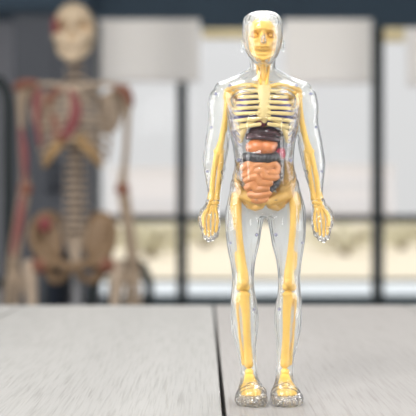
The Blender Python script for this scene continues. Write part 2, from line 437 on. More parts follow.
# ---- skull
def skull(bm, cx, cy, s, cd=0.0):
    """cranium and face with eye sockets, nose opening and cheekbones; s scales a skull 27 wide"""
    vs = ball(bm, (0, 0, 0), (1, 1, 1), u=96, v=72)
    for v in vs:
        n = v.co.copy()
        y = -n.z
        yy = 19 + (y + 1) * 0.5 * 34               # 19 .. 53
        x, d = n.x * 14.0, n.y * 17.0
        t = max(0.0, (yy - 31) / 22)
        if t > 0:                                   # the face stays broad to the cheekbones, then tapers to the upper jaw
            w = 1 - 0.05 * t - 0.30 * max(0, t - 0.5) * 2
            x = math.copysign(min(abs(x) * (1 + 1.1 * t * t), 14.0 * w * (1 - 0.25 * max(0, (y - 0.9) / 0.1))), x)
            if d < 0: d = d * (1 + 0.75 * t * t)
            d = max(d, -15.6 + 0.0 * t - 1.0 * math.exp(-((yy - 49) / 3.5) ** 2) + (abs(x) / 13.5) ** 3 * 7)
            if d > 0: d *= 1 - 0.45 * t
        fr = min(1.0, max(0.0, -n.y) * 2.2)
        if fr > 0:
            dd = 0
            for e in (-1, 1):
                q = ((x - e * 7.2) / 4.4) ** 2 + ((yy - 36.4 - 0.12 * (x * e - 7)) / 3.5) ** 2
                dd += 9.5 * math.exp(-q ** 2)                                     # eye sockets
                dd -= 1.3 * math.exp(-(((x - e * 10.4) / 3.4) ** 2 + ((yy - 42.2) / 1.9) ** 2))   # cheekbones
                dd += 8.0 * math.exp(-(((x - e * 11.2) / 3.2) ** 2 + ((yy - 48.6) / 3.0) ** 2) ** 1.5)  # hollow below them
                dd += 1.6 * math.exp(-(((x - e * 13.4) / 1.8) ** 2 + ((yy - 33) / 4) ** 2))       # temples
            wn = 1.2 + max(0, yy - 39.5) * 0.34
            dd += 5.0 * math.exp(-(((x / wn) ** 2 + ((yy - 42.6) / 2.9) ** 2) ** 2))              # nose opening
            dd -= 1.7 * math.exp(-((x / 1.8) ** 2 + ((yy - 37.6) / 2.2) ** 2))
            dd -= 1.2 * math.exp(-((yy - 31.6) / 1.5) ** 2) * math.exp(-(x / 11.5) ** 6) * (1 - 0.5 * math.exp(-(x / 2) ** 2))
            d += dd * fr
        v.co = Vector((cx + x * s, cd + d * s, -(cy + (yy - 19) * s)))
def jaw(bm, cx, cy, s, cd=0.0):
    q = [(-12.2, 42, 1, 1.6), (-11.6, 48, 0, 2.0), (-9.6, 53.6, -4, 2.3), (-6, 57.6, -10, 2.5), (0, 59.4, -12.6, 2.9), (6, 57.6, -10, 2.5), (9.6, 53.6, -4, 2.3), (11.6, 48, 0, 2.0), (12.2, 42, 1, 1.6)]
    tube(bm, [(cx + x * s, cy + (y - 19) * s, cd + d * s, r * s) for x, y, d, r in q], 5, 14)
    q2 = [(-8.4, 53.4, -7.0, 1.9), (-5, 55.4, -12, 2.3), (0, 56.2, -13.8, 2.5), (5, 55.4, -12, 2.3), (8.4, 53.4, -7.0, 1.9)]
    tube(bm, [(cx + x * s, cy + (y - 19) * s, cd + d * s, r * s) for x, y, d, r in q2], 5, 12)
    ball(bm, (cx, cy + 41.2 * s, cd - 13.2 * s), (3.2 * s, 2.4 * s, 2.4 * s))
def teeth(bm, cx, cy, s, cd=0.0, y0=51.0, h=1.5, n=14):
    for i in range(n):
        a = (i - (n - 1) / 2) / ((n - 1) / 2)
        x = 8.4 * math.sin(a * 1.25) / math.sin(1.25); d = -15.4 + 8.4 * a * a; y = y0 - 2.6 * a * a
        ball(bm, (cx + x * s, cy + (y - 19) * s, cd + d * s), (0.8 * s, h * s, 1.2 * s), u=10, v=8)

bm = bmesh.new(); skull(bm, 262.4, 19, 1.0, 0)
sk = part(bm, 'skull', M['gold'], label='golden yellow skull')
bm = bmesh.new(); jaw(bm, 262.4, 19, 1.0, 0); part(bm, 'mandible', M['gold'], sk, 0.5, 3)
bm = bmesh.new(); teeth(bm, 262.4, 19, 1.0, -0.6, 51.4, 1.6); part(bm, 'upper_teeth', M['gold'], sk)
bm = bmesh.new(); teeth(bm, 262.4, 19, 0.96, 0.8, 55.2, 1.4); part(bm, 'lower_teeth', M['gold'], sk)
for s in (-1, 1):
    bm = bmesh.new(); ball(bm, (262.4 + s * 7.2, 36.6, -7.4), 2.3, u=16, v=12); part(bm, 'eyeball', M['gold'], sk)

# ---- spine, neck
bm = bmesh.new()
for i in range(24):
    t = i / 23; y = 62 + 122 * t
    d = 8 + 4 * math.sin(t * PI) if y > 78 else 3 + (y - 62) * 0.3
    r = 3.6 + 3.4 * t
    ball(bm, (ax(y), y, d), (r, 2.3, r * 0.9), u=16, v=10)
    for s in (-1, 1): ball(bm, (ax(y) + s * (r + 1), y, d + 3), (2.6, 1.2, 1.4), u=10, v=8)
tube(bm, [(ax(62), 62, 5, 2.6), (ax(90), 90, 10, 3), (ax(130), 130, 12, 4), (ax(184), 184, 8, 5)], 5)
part(bm, 'spine', M['bone'], fuse=0.6, smooth=2)
for s in (-1, 1):
    bm = bmesh.new()
    tube(bm, S(s, [(6.6, 60, -1, 1.3), (5, 72, -5, 1.6), (2.8, 86, -12, 1.8)]), 5, 10)
    part(bm, 'neck_strand', M['gold'])
bm = bmesh.new()
tube(bm, [(263, 64, -5, 2.2), (263, 72, -6, 3), (263, 86, -8, 2.6)], 4, 12)
part(bm, 'windpipe', M['gold'])

# ---- rib cage
bm = bmesh.new()
tube(bm, [(263.4, 87, -10.5, 6.6), (263.4, 92, -13, 7.2), (263.4, 97, -15.5, 6), (263.4, 106, -17.6, 5.4), (263.4, 114, -18.2, 6.8), (263.4, 119, -18, 6.4), (263.4, 122, -17.5, 3.4)], 5, 20, 0.42)
part(bm, 'breastbone', M['rib'], fuse=0.5, smooth=2)
RW = [19, 24.5, 28, 30, 31, 31.5, 31]
for s in (-1, 1):
    for i in range(7):
        W = RW[i]; yf = 93 + i * 5.5; D = 12.5 + i * 0.9
        pts = []
        for k in range(13):
            a = PI * k / 12                           # 0 at the spine, PI at the breastbone
            x = 2 + (W - 2) * math.sin(a) ** 0.8 if k not in (0, 12) else 4.5
            d = 3 + (D - 1) * math.cos(a) if a < PI / 2 else (D + (1.5 + i * 0.9 if i < 4 else 4.2 - (i - 4) * 0.8)) * math.cos(a)
            fs = max(0.0, math.cos(PI - a))
            y = yf - 9 * (1 + math.cos(a)) / 2 + 3.2 * math.sin(a) ** 2
            if i >= 5 and a > PI / 2: y += (i - 4) * 1.2 * math.sin(a) * 1.5
            pts.append((x, y, d, 1.95 if a > PI / 2 else 1.6))
        bm = bmesh.new(); tube(bm, S(s, pts), 4, 12, 0.75)
        part(bm, 'rib', M['rib'])
    # arched lower margin with its stub ribs
    bm = bmesh.new()
    tube(bm, S(s, [(6, 120, -17, 2), (12, 123, -16.5, 2.6), (17.5, 128, -15, 2.8), (21.5, 135, -12, 2.9), (23.5, 142, -9, 2.4)]), 5, 12)
    tube(bm, S(s, [(17, 127, -14.5, 2.2), (24, 126, -11, 2.2), (29.4, 124, -3, 1.9)]), 4, 10)
    tube(bm, S(s, [(20.5, 133, -13, 2.2), (25.6, 131.5, -9, 2.2), (28.6, 129, -1, 1.9)]), 4, 10)
    tube(bm, S(s, [(23, 141, -9, 2.2), (25.6, 138, -6, 2.2), (27.4, 134, 0, 1.8)]), 4, 10)
    part(bm, 'costal_margin', M['rib'], fuse=0.5, smooth=3)
    # the clear slats that fan down the flank
    for i in range(6):
        bm = bmesh.new()
        o0, o1 = 33.5 - i * 0.6, 27.5 - i * 0.3
        y0 = 107 + i * 5.2
        tube(bm, S(s, [(o0 + 0.6, y0, -6, 0.9), (o0 - 1.6, y0 + 7, -11, 1.2), (o1 - 2.4, y0 + 14, -14.5, 0.9)]), 4, 10, 1.4)
        part(bm, 'flank_slat', M['clear_peg'], label='clear plastic flank slat')
    # collar bone, shoulder blade
    bm = bmesh.new()
    tube(bm, S(s, [(5, 88.6, -10.5, 2.2), (14, 86.4, -9.5, 1.8), (24, 87.2, -6, 1.7), (32, 89.5, -3, 2.1), (35.6, 91.4, 0, 2.3)]), 5, 12)
    part(bm, 'collarbone', M['bone'])
    bm = bmesh.new()
    ball(bm, (ax(104) + s * 25, 104, 14), (9.5, 17, 2.2), (0, s * 0.25, s * 0.4))
    tube(bm, S(s, [(20, 96, 16, 2), (30, 93, 11, 2.2), (37, 92, 4, 2.8)]), 4, 12)
    tube(bm, S(s, [(27, 98, 9, 2), (31, 96, 0, 2), (31, 94, -4, 2)]), 4, 12)
    part(bm, 'shoulder_blade', M['bone'], fuse=0.6, smooth=3)
    # arm bones
    bm = bmesh.new()
    ball(bm, (ax(97) + s * 34.6, 97.5, 0), (5.4, 5.4, 5.2))
    tube(bm, S(s, [(34.4, 97, 0, 4.4), (35.4, 104, 0, 4.2), (37, 114, 0, 3.4), (39.6, 128, 0, 3), (42.6, 142, -1, 3.2), (44.4, 149, -2, 4), (45, 153, -2, 4.2)]), 5, 14)
    ball(bm, (ax(152) + s * 48, 152, -2), (2.6, 2.6, 3)); ball(bm, (ax(152) + s * 41.6, 152, -2), (2.4, 2.4, 3))
    part(bm, 'humerus', M['bone'], fuse=0.6, smooth=3)
    bm = bmesh.new()
    tube(bm, S(s, [(47, 155.5, -3, 3.2), (48.6, 162, -4, 2.7), (51.2, 176, -4, 2.6), (52.8, 190, -4, 2.6), (53.6, 199, -4, 3.2)]), 5, 12)
    part(bm, 'radius', M['bone'])
    bm = bmesh.new()
    tube(bm, S(s, [(43.2, 154, -2, 3.2), (43.6, 162, -3, 2.8), (45.4, 176, -4, 2.3), (47.6, 190, -4, 2.2), (48.6, 199, -4, 2.6)]), 5, 12)
    part(bm, 'ulna', M['bone'])
    bm = bmesh.new()
    for (cx, cy) in [(49, 203), (52, 203.5), (55, 203.5), (50, 207), (53.4, 207.5), (56.6, 206.5)]:
        ball(bm, (ax(cy) + s * cx, cy, -5), (2.2, 2.2, 2.4), u=12, v=8)
    for (fx, l) in [(-6.4, 8.5), (-2.3, 11.5), (2.2, 12.8), (6.4, 11)]:
        tube(bm, S(s, [(53.4 + fx * 0.5, 209, -6, 1.7), (54.4 + fx * 0.85, 215, -7, 1.4), (54.9 + fx, 220, -7.5, 1.8)]), 3, 10)
        tube(bm, S(s, [(54.9 + fx, 222, -7.5, 1.8), (55 + fx * 0.96, 222 + l * 0.4, -9, 1.4), (55 + fx * 0.9, 222 + l * 0.62, -10, 1.6)]), 3, 10)
        tube(bm, S(s, [(55 + fx * 0.9, 223 + l * 0.72, -10.6, 1.6), (55 + fx * 0.8, 223 + l * 1.05, -12.5, 1.2)]), 3, 10)
    tube(bm, S(s, [(57.4, 209, -7, 1.7), (61, 214, -9, 1.6), (62.6, 219, -11, 1.6), (62, 226, -12.5, 1.3)]), 4, 10)
    part(bm, 'hand_bones', M['bone'])
    # leg bones
    bm = bmesh.new()
    ball(bm, (ax(194) + s * 22, 195, 0), (5, 5, 5))
    tube(bm, S(s, [(22, 195, 0, 3.6), (27.4, 197, 0, 4.8)]), 3, 14)
    tube(bm, S(s, [(29.2, 196, 0, 5), (29.4, 202, 0, 6), (28.8, 212, -1, 5.2), (27.6, 224, -2, 4), (26.2, 240, -2, 3.6), (24.6, 256, -2, 4), (23.4, 268, -2, 4.6), (22.8, 277, -2, 5.5), (22.8, 285, -2, 5.6)]), 5, 18)
    ball(bm, (ax(286) + s * 25.8, 287.4, -1), (3.6, 4.4, 5)); ball(bm, (ax(286) + s * 19.6, 287.4, -1), (3.6, 4.4, 5))
    tube(bm, S(s, [(30, 252, -2, 0.6), (29, 262, -2, 1.7), (26.5, 272, -2, 2)]), 3, 10)
    part(bm, 'femur', M['bone'], fuse=0.7, smooth=3)
    bm = bmesh.new()
    ball(bm, (ax(283) + s * 22.4, 283, -8.6), (3.7, 4.8, 2.6), u=20, v=14)
    part(bm, 'kneecap', M['gold'])
    bm = bmesh.new()
    tube(bm, S(s, [(22.2, 295.4, -1, 5.8), (21.6, 301, -1, 5.2), (20.6, 311, -1, 4.6), (20.0, 328, -1, 3.9), (19.2, 346, 0, 3.9), (18.4, 358, 0, 4.4), (18.0, 365, -1, 4.4)]), 5, 18)
    ball(bm, (ax(294) + s * 22.4, 295, -1), (6.8, 2.6, 6))
    part(bm, 'tibia', M['bone'], fuse=0.7, smooth=3)
    bm = bmesh.new()
    tube(bm, S(s, [(28.6, 298, 1, 2.3), (28.2, 312, 1, 1.5), (26.6, 334, 1, 1.4), (24.2, 354, 0, 1.6), (22.6, 364, 0, 2.2)]), 5, 10)
    part(bm, 'fibula', M['bone'])
    # foot bones
    bm = bmesh.new()
    ball(bm, (ax(386) + s * 17.5, 386, 6), (5, 6.5, 7))
    tube(bm, S(s, [(17.8, 375, 1, 4.4), (17.6, 376.6, -7, 4.4)]), 3, 14)
    for t in range(5):
        tx = (t - 1.9) * 3.9
        tube(bm, S(s, [(17.6 + tx * 0.3, 376, -8, 2.5), (17.3 + tx * 0.62, 380.5, -22, 1.9), (17 + tx * 0.95, 385.6, -38, 2.1)]), 4, 10)
        tube(bm, S(s, [(17 + tx * 0.97, 387, -41, 2), (16.9 + tx * 1.02, 389.6, -49 + abs(t - 1) * 1.3, 1.7)]), 3, 10)
    part(bm, 'foot_bones', M['bone'], fuse=0.55, smooth=2)
    bm = bmesh.new()
    ball(bm, (ax(371) + s * 17.8, 371.5, -5.6), (4.2, 3.8, 4), u=20, v=14)
    part(bm, 'ankle_bone', M['gold'])

# ---- pelvis
bm = bmesh.new()
for s in (-1, 1):
    ball(bm, (ax(180) + s * 19.5, 180, 4), (11, 19, 3.4), (0, s * 0.12, s * 0.55))
    ball(bm, (ax(192) + s * 20, 193, 0), (9, 12, 5), (0, s * 0.45, s * 0.4))
    tube(bm, S(s, [(13, 164.5, 10, 2), (20, 162, 7, 2.1), (25.4, 165, 2, 2.3), (27.4, 172, -3, 2.4), (27.6, 180, -6, 2.6), (26, 188, -6, 3.4), (22, 196, -4, 5)]), 5, 12)
    tube(bm, S(s, [(22, 195, -3, 5.6), (12, 199, -8, 5.4), (3, 202.5, -10, 4.8)]), 4, 14)
    tube(bm, S(s, [(21, 198, 1, 4.6), (17, 205, 1, 3.8), (11, 208, -2, 3.4), (4, 206, -8, 3.4)]), 4, 12)
    ball(bm, (ax(203) + s * 12, 203, -3), (9, 5, 3.4))
ball(bm, (ax(182), 182, 11), (11, 16, 5))
ball(bm, (ax(198), 198, -5), (15, 7.5, 4.6))
part(bm, 'pelvis', M['pelvis'], fuse=0.7, smooth=4)

# ---- organs
for s in (-1, 1):
    bm = bmesh.new()
    loft(bm, [(90, ax(100) + s * 11, 0, 3, 4), (94, ax(100) + s * 12, 0, 8, 8), (104, ax(100) + s * 14.4, -1.5, 13.2, 13), (116, ax(110) + s * 15, -2, 14.4, 14), (124, ax(120) + s * 15, -1.5, 14, 13), (128, ax(120) + s * 15, 0, 9, 9)], 4, 28)
    part(bm, 'lung', M['lung'])
bm = bmesh.new()
ball(bm, (260.5, 123.6, -12.5), (6, 4.6, 5.6), (0, 0.4, 0)); ball(bm, (257.5, 119, -10.5), (4, 5, 5))
part(bm, 'heart', M['heart'], fuse=0.6)
bm = bmesh.new()
ball(bm, (270, 124.2, -13), (5.4, 3.4, 4), (0, 0.2, 0)); tube(bm, [(263.5, 117, -12, 1.3), (266, 121, -15, 1.3), (272, 124.5, -15.5, 1.4), (277, 125, -13, 1.3)], 4, 10)
part(bm, 'blue_vein', M['lung'], label='violet blue vessel')
bm = bmesh.new()
ball(bm, (258, 133, -6), (10.5, 6, 9)); ball(bm, (268, 133.4, -6.4), (11, 5.8, 8.6)); ball(bm, (277, 135, -5), (6, 4.6, 7)); ball(bm, (252, 136, -6), (6.5, 4.6, 8.5))
tube(bm, [(247.5, 138.6, -9, 2.4), (255, 138.4, -13.2, 2.4), (264, 138.8, -14.4, 2.5), (273, 140.6, -13, 2.4), (281, 141.5, -8, 2.2)], 4, 12)
part(bm, 'liver', M['liver'], fuse=0.6, smooth=3)
bm = bmesh.new()
ball(bm, (256.5, 148.2, -8), (10.8, 8.8, 8.8)); ball(bm, (266.5, 148.4, -8), (9.6, 8.2, 8.4)); ball(bm, (271, 145.5, -7), (7, 6.4, 7))
part(bm, 'stomach', M['stomach'], fuse=0.6, smooth=5)
bm = bmesh.new()
tube(bm, [(276.6, 138, -8, 3.6), (279.4, 145, -8, 3.6), (277, 151, -8, 3)], 4, 12)
part(bm, 'gall_bladder', M['colon'])
bm = bmesh.new(); ball(bm, (280.2, 154.6, -8.5), (5, 6.6, 6)); part(bm, 'spleen', M['spleen'])
bm = bmesh.new()
arch = spline([(244.5, 157.6, -7, 4.4), (250, 157.8, -13, 4.8), (260, 159.8, -15.6, 5), (270, 159, -15, 5), (279, 157, -9, 4.6)], 6)
down1 = spline([(244, 160, -7, 3.8), (242, 172, -6, 3.8), (244.5, 183, -8, 3.8), (250, 191, -11, 3.8)], 6)
down2 = spline([(280, 160, -8, 3.8), (280, 172, -8, 3.8), (276.5, 183, -10, 4), (268.5, 191.5, -12.5, 3.8), (264, 197, -11, 3.6)], 6)
for path in (arch, down1, down2):
    tube(bm, [(p[0], p[1], p[2], p[3] * 0.86) for p in path], 1, 14)
    for i in range(0, len(path), 1):
        p = path[i]; ball(bm, p[:3], p[3] * (1.0 if i % 2 else 0.9), u=14, v=10)
part(bm, 'large_intestine', M['colon'], fuse=0.5, smooth=1)
bm = bmesh.new()
ball(bm, (260, 176, -8), (19, 15, 7)); ball(bm, (261, 192, -8), (10, 10, 6))
coils = [
    [(243.5, 169, -11.5), (247, 165.6, -13.5), (252.5, 167.5, -15.5), (250, 173, -15.2), (244.5, 176.5, -13)],
    [(255, 166.4, -15.5), (261, 165.6, -16.2), (266.5, 167.5, -16), (272.5, 165, -14.5), (276.6, 168.5, -12), (274.5, 173.5, -13.5), (268, 173, -16)],
    [(256, 172, -16.4), (262, 172, -17), (264, 177, -16.8), (270, 178.5, -15.4), (275.5, 177.5, -12.5)],
    [(246, 181, -13), (251, 178.4, -15.6), (256.5, 178, -16.8), (259, 183, -16.6), (264.5, 184, -16.4), (269, 183.5, -15)],
    [(247, 188.5, -13), (252.5, 185.5, -15.6), (256, 190, -15.6), (261.5, 189.5, -16.4), (266, 189.4, -15)],
    [(250, 195, -13), (256, 196, -14.5), (262.5, 195, -15), (268, 193.5, -13.5)],
    [(253.5, 200, -12), (260, 201, -12.6), (265.5, 199.6, -12)]]
for c in coils: tube(bm, [(x, y, d + 0.6, 3.9) for x, y, d in c], 5, 14)
part(bm, 'small_intestine', M['gut'], fuse=0.45, smooth=3)

# ================================================================== LIFE-SIZE SKELETON BEHIND
SKD = 3.4                                              # metres beyond the figure
SK = thing('skeleton_model', 'life-size teaching skeleton with red painted muscles, blurred behind the table', 'skeleton model', ((74 - 208) * KS, SKD, 0))
XS = Matrix.Translation((0, 0, 0.895 + 208 * KS)) @ Matrix.Diagonal((KS, KS, KS, 1)) @ Matrix.Translation((-74, 0, 0))
def spart(bm, name, m, parent=None, fuse=None, smooth=2, label=None):
    if fuse: bm = fused(bm, fuse, smooth)
    o = finish(bm, name, m, parent or SK, XS)
    if label: o['label'] = label
    return o
bm = bmesh.new(); skull(bm, 74, 3, 1.5, 0); s_sk = spart(bm, 'skull', M['sk_skull'])
bm = bmesh.new(); jaw(bm, 74, 2, 1.42, 0); spart(bm, 'mandible', M['sk_skull'], s_sk, 0.9)
bm = bmesh.new(); teeth(bm, 74, 2, 1.45, 0, 50); teeth(bm, 74, 2, 1.42, 0.5, 53.5); spart(bm, 'teeth', M['sk_bone'], s_sk)
bm = bmesh.new(); ball(bm, (56.5, 29, -6), (4.4, 13, 14)); spart(bm, 'temple_muscle', M['sk_red'], s_sk, label='red painted temple muscle')
# spine
for i in range(23):
    t = i / 22; y = 61 + 168 * t; r = 4.2 + 4.0 * t
    bm = bmesh.new()
    d = 6 + 8 * math.sin(t * PI)
    ball(bm, (74, y, d), (r, 2.9, r * 0.9), u=16, v=10)
    for s in (-1, 1): ball(bm, (74 + s * (r + 2), y, d + 4), (4, 1.6, 1.8), u=10, v=8)
    ball(bm, (74, y + 1.5, d + r + 3), (1.4, 1.8, 4.5), u=10, v=8)
    vb = spart(bm, 'vertebra', M['sk_bone'])
    bm = bmesh.new(); ball(bm, (74, y + 3.7, d), (r * 0.86, 1.6, r * 0.76), u=14, v=8); spart(bm, 'disc', M['sk_disc'], vb, label='dark disc')
bm = bmesh.new()
tube(bm, [(74, 90, -19, 5), (74, 100, -22, 5), (74, 125, -25, 4.2), (74, 141, -24.5, 3)], 5, 16, 0.5); spart(bm, 'breastbone', M['sk_bone'])
RWS = [17, 24, 29, 32, 34, 35.5, 36.5, 36.5, 35.5, 33.5]
for s in (-1, 1):
    for i in range(10):
        W = RWS[i]; yf = 93 + i * 6.2 + (0 if i < 6 else (i - 5) * 2.6); D = 15 + i * 1.1
        pts = []
        kmax = 13 if i < 7 else 12 - (i - 7)
        for k in range(kmax):
            a = PI * k / 12
            x = 4 + (W - 4) * math.sin(a) ** 0.8 if k not in (0, 12) else 5
            d = 8 + D * math.cos(a) if a < PI / 2 else (D + 8) * math.cos(a) + 8 * (1 + math.cos(a))
            y = yf - 17 * (1 + math.cos(a)) / 2 + 7 * math.sin(a) ** 2
            pts.append((74 + s * x, y, d, 1.6))
        bm = bmesh.new(); tube(bm, pts, 3, 10, 0.7); spart(bm, 'rib', M['sk_bone'])
    bm = bmesh.new()
    tube(bm, [(74 + s * 4, 139, -24, 2.6), (74 + s * 12, 147, -23, 3.4), (74 + s * 20, 156, -20, 3.6), (74 + s * 28, 166, -12, 2.8)], 5, 12, 0.7)
    tube(bm, [(74 + s * 10, 134, -24, 2.6), (74 + s * 18, 146, -21.5, 3), (74 + s * 27, 157, -14, 2.6)], 5, 12, 0.7)
    spart(bm, 'costal_cartilage', M['sk_tan'], label='tan costal cartilage')
    bm = bmesh.new()
    tube(bm, [(74 + s * 5, 90, -18, 3), (74 + s * 18, 86, -17, 2.4), (74 + s * 36, 85, -6, 2.4), (74 + s * 49, 87, 0, 3)], 5, 12); spart(bm, 'collarbone', M['sk_bone'])
    bm = bmesh.new()
    ball(bm, (74 + s * 36, 110, 20), (13, 25, 3), (0, s * 0.2, s * 0.45)); tube(bm, [(74 + s * 26, 96, 23, 2.4), (74 + s * 40, 89, 16, 3), (74 + s * 52, 87, 5, 4)], 4, 12)
    spart(bm, 'shoulder_blade', M['sk_bone'], fuse=1.0)
    bm = bmesh.new()
    e = 0 if s > 0 else -1
    tube(bm, [(74 + s * 52, 95, 2, 7), (74 + s * 53, 104, 2, 5), (74 + s * 53, 120, 2, 3.6), (74 + s * 52, 150, 2, 3.3), (74 + s * 49.5, 174, 0, 4), (74 + s * 48.5, 186, 0, 6)], 5, 14)
    ball(bm, (74 + s * 49, 93, 1), (6.5, 6.5, 6.5))
    spart(bm, 'humerus', M['sk_arm'], fuse=0.9)
    bm = bmesh.new()
    ball(bm, (74 + s * 48.5, 189, -1), (7.5, 7, 6)); spart(bm, 'elbow_joint', M['sk_brown'], label='brown elbow joint')
    bm = bmesh.new(); tube(bm, [(74 + s * 52, 193, -1, 4), (74 + s * 56, 215, -4, 3), (74 + s * 60, 245, -8, 3.2), (74 + s * 61, 260, -9, 4)], 5, 12); spart(bm, 'radius', M['sk_arm'])
    bm = bmesh.new(); tube(bm, [(74 + s * 47, 190, 1, 4), (74 + s * 50, 215, -2, 3), (74 + s * 54, 245, -6, 2.6), (74 + s * 56, 260, -8, 3)], 5, 12); spart(bm, 'ulna', M['sk_arm'])
    bm = bmesh.new()
    hx = 74 + s * 60
    for (cx, cy) in [(-4, 265), (0, 266), (4, 265), (-3, 270), (1, 271), (5, 270)]: ball(bm, (hx + cx, cy, -9), 2.8, u=10, v=8)
    for fx, l in [(-6, 10), (-2, 13), (2, 14), (6, 12)]:
        tube(bm, [(hx + fx * 0.6, 273, -10, 2), (hx + fx, 285, -12, 1.7), (hx + fx * 1.1, 286 + l, -14, 1.7), (hx + fx * 1.1, 288 + 2 * l, -19, 1.3)], 3, 8)
    tube(bm, [(hx - s * 5, 270, -11, 2), (hx - s * 10, 280, -16, 2), (hx - s * 11, 291, -19, 1.6)], 3, 8)
    spart(bm, 'hand_bones', M['sk_arm'])
    bm = bmesh.new()
    ball(bm, (74 + s * 27, 239, 0), (17, 26, 6), (0, s * 0.2, s * 0.3))
    tube(bm, [(74 + s * 12, 224, 14, 3), (74 + s * 22, 214, 8, 3.2), (74 + s * 34, 216, 0, 3.4), (74 + s * 41, 228, -8, 3.6), (74 + s * 40, 242, -12, 4), (74 + s * 34, 252, -8, 6)], 5, 12)
    tube(bm, [(74 + s * 33, 250, -6, 8), (74 + s * 24, 262, -8, 7), (74 + s * 12, 263, -18, 5), (74 + s * 3, 266, -21, 5)], 4, 12)
    tube(bm, [(74 + s * 28, 262, -2, 6), (74 + s * 22, 278, 0, 5), (74 + s * 13, 279, -8, 4), (74 + s * 4, 270, -18, 4)], 4, 12)
    spart(bm, 'hip_bone', M['sk_hip'], fuse=1.2, smooth=5)
    bm = bmesh.new(); ball(bm, (74 + s * 32, 264, -6), (9, 9, 9)); tube(bm, [(74 + s * 32, 264, -6, 5), (74 + s * 44, 268, -2, 7)], 3, 12)
    spart(bm, 'hip_joint', M['sk_brown'], fuse=1.0, label='red brown hip joint')
    bm = bmesh.new()
    tube(bm, [(74 + s * 44, 266, -2, 8), (74 + s * 43, 282, -3, 6.5), (74 + s * 40, 320, -5, 4.6), (74 + s * 35, 360, -4, 5), (74 + s * 32, 382, -2, 8), (74 + s * 31, 390, -2, 9)], 5, 14); spart(bm, 'femur', M['sk_bone'])
    bm = bmesh.new(); ball(bm, (74 + s * 31, 388, -12), (6, 7, 3)); spart(bm, 'kneecap', M['sk_bone'])
    bm = bmesh.new(); tube(bm, [(74 + s * 31, 398, -1, 8.4), (74 + s * 31, 408, -1, 6), (74 + s * 31, 440, 0, 4.4), (74 + s * 30, 455, 0, 5.4)], 5, 14); spart(bm, 'tibia', M['sk_bone'])
    bm = bmesh.new(); tube(bm, [(74 + s * 38, 404, 3, 3), (74 + s * 38, 430, 3, 2), (74 + s * 36, 456, 2, 3)], 5, 10); spart(bm, 'fibula', M['sk_bone'])
    bm = bmesh.new()
    ball(bm, (74 + s * 31, 462, 6), (6, 6, 10))
    for t in range(5): tube(bm, [(74 + s * 31, 459, -4, 3.4), (74 + s * (31 + (t - 2) * 3), 463, -20, 2.2), (74 + s * (31 + (t - 2) * 4.4), 466, -40, 2)], 4, 8)
    spart(bm, 'foot_bones', M['sk_bone'], fuse=1.0)
bm = bmesh.new(); loft(bm, [(226, 74, 10, 13, 6), (240, 74, 13, 11, 5), (256, 74, 12, 6, 4), (270, 74, 6, 2.5, 2.5)], 4, 20); spart(bm, 'sacrum', M['sk_bone'])
# painted muscles and organs on one side
def smus(pts, name, m='sk_red', flat=0.5, label=None):
    pts = [(x, y, d, r * 0.72) for x, y, d, r in pts]
    bm = bmesh.new(); tube(bm, pts, 5, 14, flat); return spart(bm, name, M[m], label=label)
smus([(73, 93, -25, 3), (78, 104, -28, 6), (78.5, 116, -29, 8), (74, 129, -29.5, 8), (66, 139, -29, 5)], 'chest_muscle', label='red chest muscle')
smus([(62, 92, -22, 4), (54, 97, -22, 5), (50, 106, -20, 4)], 'rib_muscle', 'sk_brown', label='brown red rib muscle')
smus([(40, 92, -10, 5), (38, 104, -13, 6), (40, 116, -15, 4)], 'shoulder_muscle', label='red shoulder muscle')
smus([(56, 118, -27, 4), (60, 130, -28, 5), (56, 141, -27, 4)], 'rib_muscle', 'sk_brown', label='brown red rib muscle')
smus([(38, 112, -16, 3), (40, 128, -20, 3.4), (43, 145, -22, 3)], 'side_muscle', label='red side muscle')
smus([(118, 88, -6, 5), (127, 93, -6, 7), (131, 104, -3, 4.5)], 'shoulder_muscle', 'sk_brown', 0.8, 'brown red shoulder muscle')
smus([(17, 88, -4, 6), (24, 84, -8, 6), (36, 84, -8, 5)], 'shoulder_muscle', 'sk_brown', 0.8, 'brown red shoulder muscle')
smus([(22, 130, -6, 3), (25, 148, -8, 5), (26, 168, -8, 4), (26, 182, -7, 2.5)], 'upper_arm_muscle', label='red upper arm muscle')
smus([(23, 198, -8, 4), (21, 220, -11, 5.5), (17, 242, -13, 4), (15, 254, -13, 2.5)], 'forearm_muscle', label='red forearm muscle')
bm = bmesh.new(); ball(bm, (47, 224, -18), (7, 8, 6)); spart(bm, 'hip_muscle', M['sk_red'], label='bright red hip muscle')
# stand
bm = bmesh.new()
mtube(bm, [(0, 0.12, 0.10, 0.013), (0, 0.12, 0.9, 0.013), (0, 0.10, 1.2, 0.012)], 2); spart_o = finish(bm, 'stand_pole', M['steel'], SK)
bm = bmesh.new()
for k in range(5):
    a = 2 * PI * k / 5 + PI / 2
    mtube(bm, [(0, 0.12, 0.11, 0.02), (0.3 * math.cos(a), 0.12 + 0.3 * math.sin(a), 0.075, 0.014)], 1)
st = finish(bm, 'stand_base', M['steel'], SK)
for k in range(5):
    a = 2 * PI * k / 5 + PI / 2; x, y = 0.3 * math.cos(a), 0.12 + 0.3 * math.sin(a)
    bm = bmesh.new(); mtube(bm, [(x - 0.012, y, 0.032, 0.031), (x + 0.012, y, 0.032, 0.031)], 1, 18); mtube(bm, [(x, y, 0.06, 0.008), (x, y, 0.08, 0.008)], 1, 8)
    finish(bm, 'caster', M['castor'], st)

